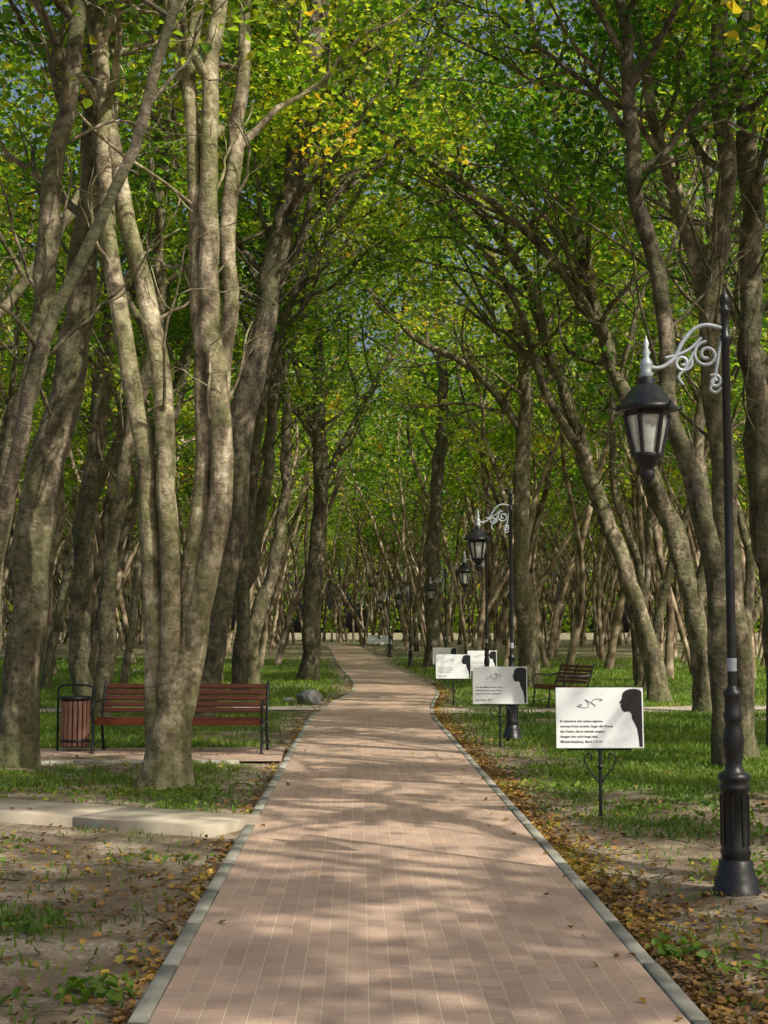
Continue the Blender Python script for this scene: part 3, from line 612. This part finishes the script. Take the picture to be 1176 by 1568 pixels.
def info_sign(x,y,rz,v=0,w=.76,h=.52,z0=.60):
    e=empty('information_sign',(x,y,float(gz(y))),(0,0,rz))
    tube_part('post',[(0,0.012,-.1),(0,0.012,.3),(0,0.012,z0-.02)],.016,M_black,e,10)
    tube_part('post_upper',[(0,.034,z0-.03),(0,.034,z0+.3)],.014,M_black,e,8)
    lathe_part('post_collar',[(.016,.42),(.026,.43),(.026,.45),(.016,.46)],M_black,e,12,(0,.012,0))
    yv=np.array([0.,1,0])
    for s in (-1,1):
        P=[(s*.01,.30),(s*.05,.36),(s*.1,.42),(s*.135,.49),(s*.12,.545),(s*.085,.555),(s*.07,.525),(s*.09,.505)]
        tube_part('scroll_ornament',catmull([(p[0],0.012,p[1]) for p in P],.015),.007,M_black,e,6,yv)
        tube_part('panel_strap',[(s*.2,.026,z0-.02),(s*.2,.030,z0+h*.6)],.008,M_black,e,6)
    tube_part('support_bar',[(-w*.36,.026,z0-.012),(w*.36,.026,z0-.012)],.009,M_black,e,6)
    pn=empty('panel_group',(0,0,z0)); pn.parent=e; pn.rotation_euler=(math.radians(-3),0,0)
    box_part('panel',(w,.012,h),(0,0,h/2),M_panel,pn,bevel=.002)
    box_part('panel_back',(w-.01,.006,h-.01),(0,.010,h/2),M_edge,pn,bevel=.001)
    yf=-.0085; kx=h/.60
    S=[(w/2-.012-(.30-px)*kx*1.4, .012+pz*kx*.97) for px,pz in SIL]
    flat_poly('portrait_silhouette',S,M_ink,pn,yf)
    for li,t in enumerate(TXT[v%3]):
        if not t: continue
        cu=bpy.data.curves.new('text','FONT'); cu.body=t; cu.size=.028; cu.offset=.0004
        tmp=bpy.data.objects.new('tmp',cu); COL.objects.link(tmp); bpy.context.view_layer.update()
        me=bpy.data.meshes.new_from_object(tmp); bpy.data.objects.remove(tmp); me.materials.clear(); me.materials.append(M_ink)
        wd=max(vv.co.x for vv in me.vertices); sc=min(1,.47/wd)
        add_obj('printed_text',me,pn,(-w/2+.035,yf-.0005,h*.43-li*.044),(math.pi/2,0,0),(sc,1,1))
    t=np.linspace(0,1,60); sx=-.2+.22*t+.03*np.sin(t*23+v); sz=h*.74+.035*np.sin(t*17+v*2)*np.exp(-((t-.5)/.4)**2)+.06*(t-.5)
    tube_part('signature',np.stack([sx,np.full(60,yf),sz],-1),.0018,M_ink,pn,5,yv)
    return e
for k,(x,y,r) in enumerate([(1.87,12.55,.02),(1.62,20.2,-.05),(1.50,31.2,.03),(2.55,37.5,0),(1.90,45,.05),(.15,84,0),(-.55,85.5,0)]):
    info_sign(x,y,r,k)

# ------------------------------------------------------------ benches
def park_bench(x,y,rz,L=2.3):
    e=empty('park_bench',(x,y,.03),(0,0,rz)); xr=np.array([1.,0,0])
    for k in range(5):
        yy_=-.22+k*.095; zz=.44+.008*math.cos(k*1.2)-(.02 if k==4 else 0)
        box_part('seat_slat',(L-.08,.075,.032),(0,yy_,zz),M_wood,e,(math.radians(-3),0,0),.008)
    box_part('seat_front_slat',(L-.08,.03,.075),(0,-.275,.40),M_wood,e,(math.radians(12),0,0),.008)
    for k in range(5):
        zz=.53+k*.078; yy_=.235+.028*k+.006*k*k*.5
        box_part('back_slat',(L-.08,.030,.066),(0,yy_,zz),M_wood,e,(math.radians(-17-k*2),0,0),.009)
    for s in (-1,0,1):
        xx=s*(L/2-.02)
        fr=catmull([(xx,.36,.0),(xx,.27,.2),(xx,.235,.42),(xx,.27,.55),(xx,.34,.75),(xx,.385,.88),(xx,.42,.90)],.05)
        tube_part('back_frame',fr,.019,M_black,e,8,xr)
        fl=catmull([(xx,-.33,.0),(xx,-.29,.12),(xx,-.27,.30),(xx,-.26,.38),(xx,-.1,.395),(xx,.1,.39),(xx,.24,.39)],.05)
        tube_part('front_leg_frame',fl,.019,M_black,e,8,xr)
        if s:
            ar=catmull([(xx,-.27,.38),(xx,-.31,.52),(xx,-.30,.63),(xx,-.2,.67),(xx,0,.655),(xx,.2,.66),(xx,.3,.68)],.05)
            tube_part('armrest',ar,.019,M_black,e,8,xr)
            tube_part('foot_tie',[(xx,-.31,.08),(xx,0,.14),(xx,.31,.09)],.012,M_black,e,6,xr)
        box_part('foot',(.06,.09,.02),(xx,-.335,.002),M_black,e); box_part('foot',(.06,.09,.02),(xx,.365,.002),M_black,e)
    return e
park_bench(-2.68,19.15,math.radians(-2),2.25)
park_bench(3.75,30.6,math.radians(-70),1.5)
e=empty('litter_bin',(-4.12,19.35,.03))
for k in range(18):
    a=k/18*2*math.pi; box_part('wood_slat',(.05,.02,.60),(.185*math.cos(a),.185*math.sin(a),.36),M_binwood,e,(0,0,a+math.pi/2),.005)
lathe_part('liner',[(0,.05),(.165,.05),(.165,.69),(.155,.69),(.155,.08),(0,.08)],M_black,e,20)
lathe_part('top_rim',[(.15,.67),(.205,.67),(.215,.69),(.205,.715),(.15,.72),(.14,.70)],M_black,e,24)
lathe_part('band',[(.198,.12),(.203,.12),(.203,.15),(.198,.15)],M_black,e,24)
for s in (-1,1):
    tube_part('support_post',[(s*.235,0,-.03),(s*.235,0,.4),(s*.235,0,.80),],.016,M_black,e,8); tube_part('pivot',[(s*.18,0,.5),(s*.24,0,.5)],.012,M_black,e,6)
tube_part('hood_bar',catmull([(-.235,0,.80),(-.2,0,.85),(0,0,.87),(.2,0,.85),(.235,0,.80)],.05),.014,M_black,e,8,np.array([0.,1,0]))
def boulder(x,y,s,seed):
    r=np.random.default_rng(seed); bm=bmesh.new(); bmesh.ops.create_icosphere(bm,subdivisions=4,radius=1)
    dirs=r.normal(size=(12,3)); dirs/=np.linalg.norm(dirs,axis=1,keepdims=True)
    for v in bm.verts:
        c=np.array(v.co); k=1.0
        for d in dirs: q=c@d; k=min(k,.78/max(q,.01)) if q>.78 else k
        v.co=Vector(c*k*(1+.02*r.normal()))
        v.co.x*=s[0]; v.co.y*=s[1]; v.co.z*=s[2]
    me=bpy.data.meshes.new('boulder'); bm.to_mesh(me); bm.free(); me.materials.append(M_stone); add_obj('boulder',me,None,(x,y,s[2]*.55))
boulder(-1.65,32.2,(.33,.25,.24),3); boulder(-2.15,32.5,(.16,.14,.1),4)

# ------------------------------------------------------------ light, sky, camera
sd=Vector((.74,-.67,0)).normalized(); el=math.radians(45); sv=Vector((sd.x*math.cos(el),sd.y*math.cos(el),math.sin(el)))
sun=bpy.data.lights.new('sun','SUN'); sun.energy=5; sun.angle=math.radians(.5); sun.color=(1,.93,.77)
so=add_obj('sun',sun,None,(20,-20,30)); so.rotation_euler=(-sv).to_track_quat('-Z','Y').to_euler()
w=bpy.data.worlds.new('World'); scene.world=w; w.use_nodes=True; nt=w.node_tree
bg=nt.nodes['Background']; sk=nt.nodes.new('ShaderNodeTexSky'); sk.sky_type='NISHITA'; sk.sun_disc=False
sk.sun_elevation=el; sk.sun_rotation=math.atan2(sd.x,sd.y); sk.dust_density=8.0
nt.links.new(sk.outputs[0],bg.inputs[0]); bg.inputs[1].default_value=.15
cam=bpy.data.cameras.new('camera'); cam.sensor_fit='VERTICAL'; cam.sensor_height=36; cam.lens=36*2200/1568; cam.clip_end=4000
co=add_obj('camera',cam,None,(0,0,1.6),(math.radians(90+4.78),0,0)); scene.camera=co
scene.view_settings.view_transform='Standard'; scene.view_settings.look='None'; scene.view_settings.exposure=0
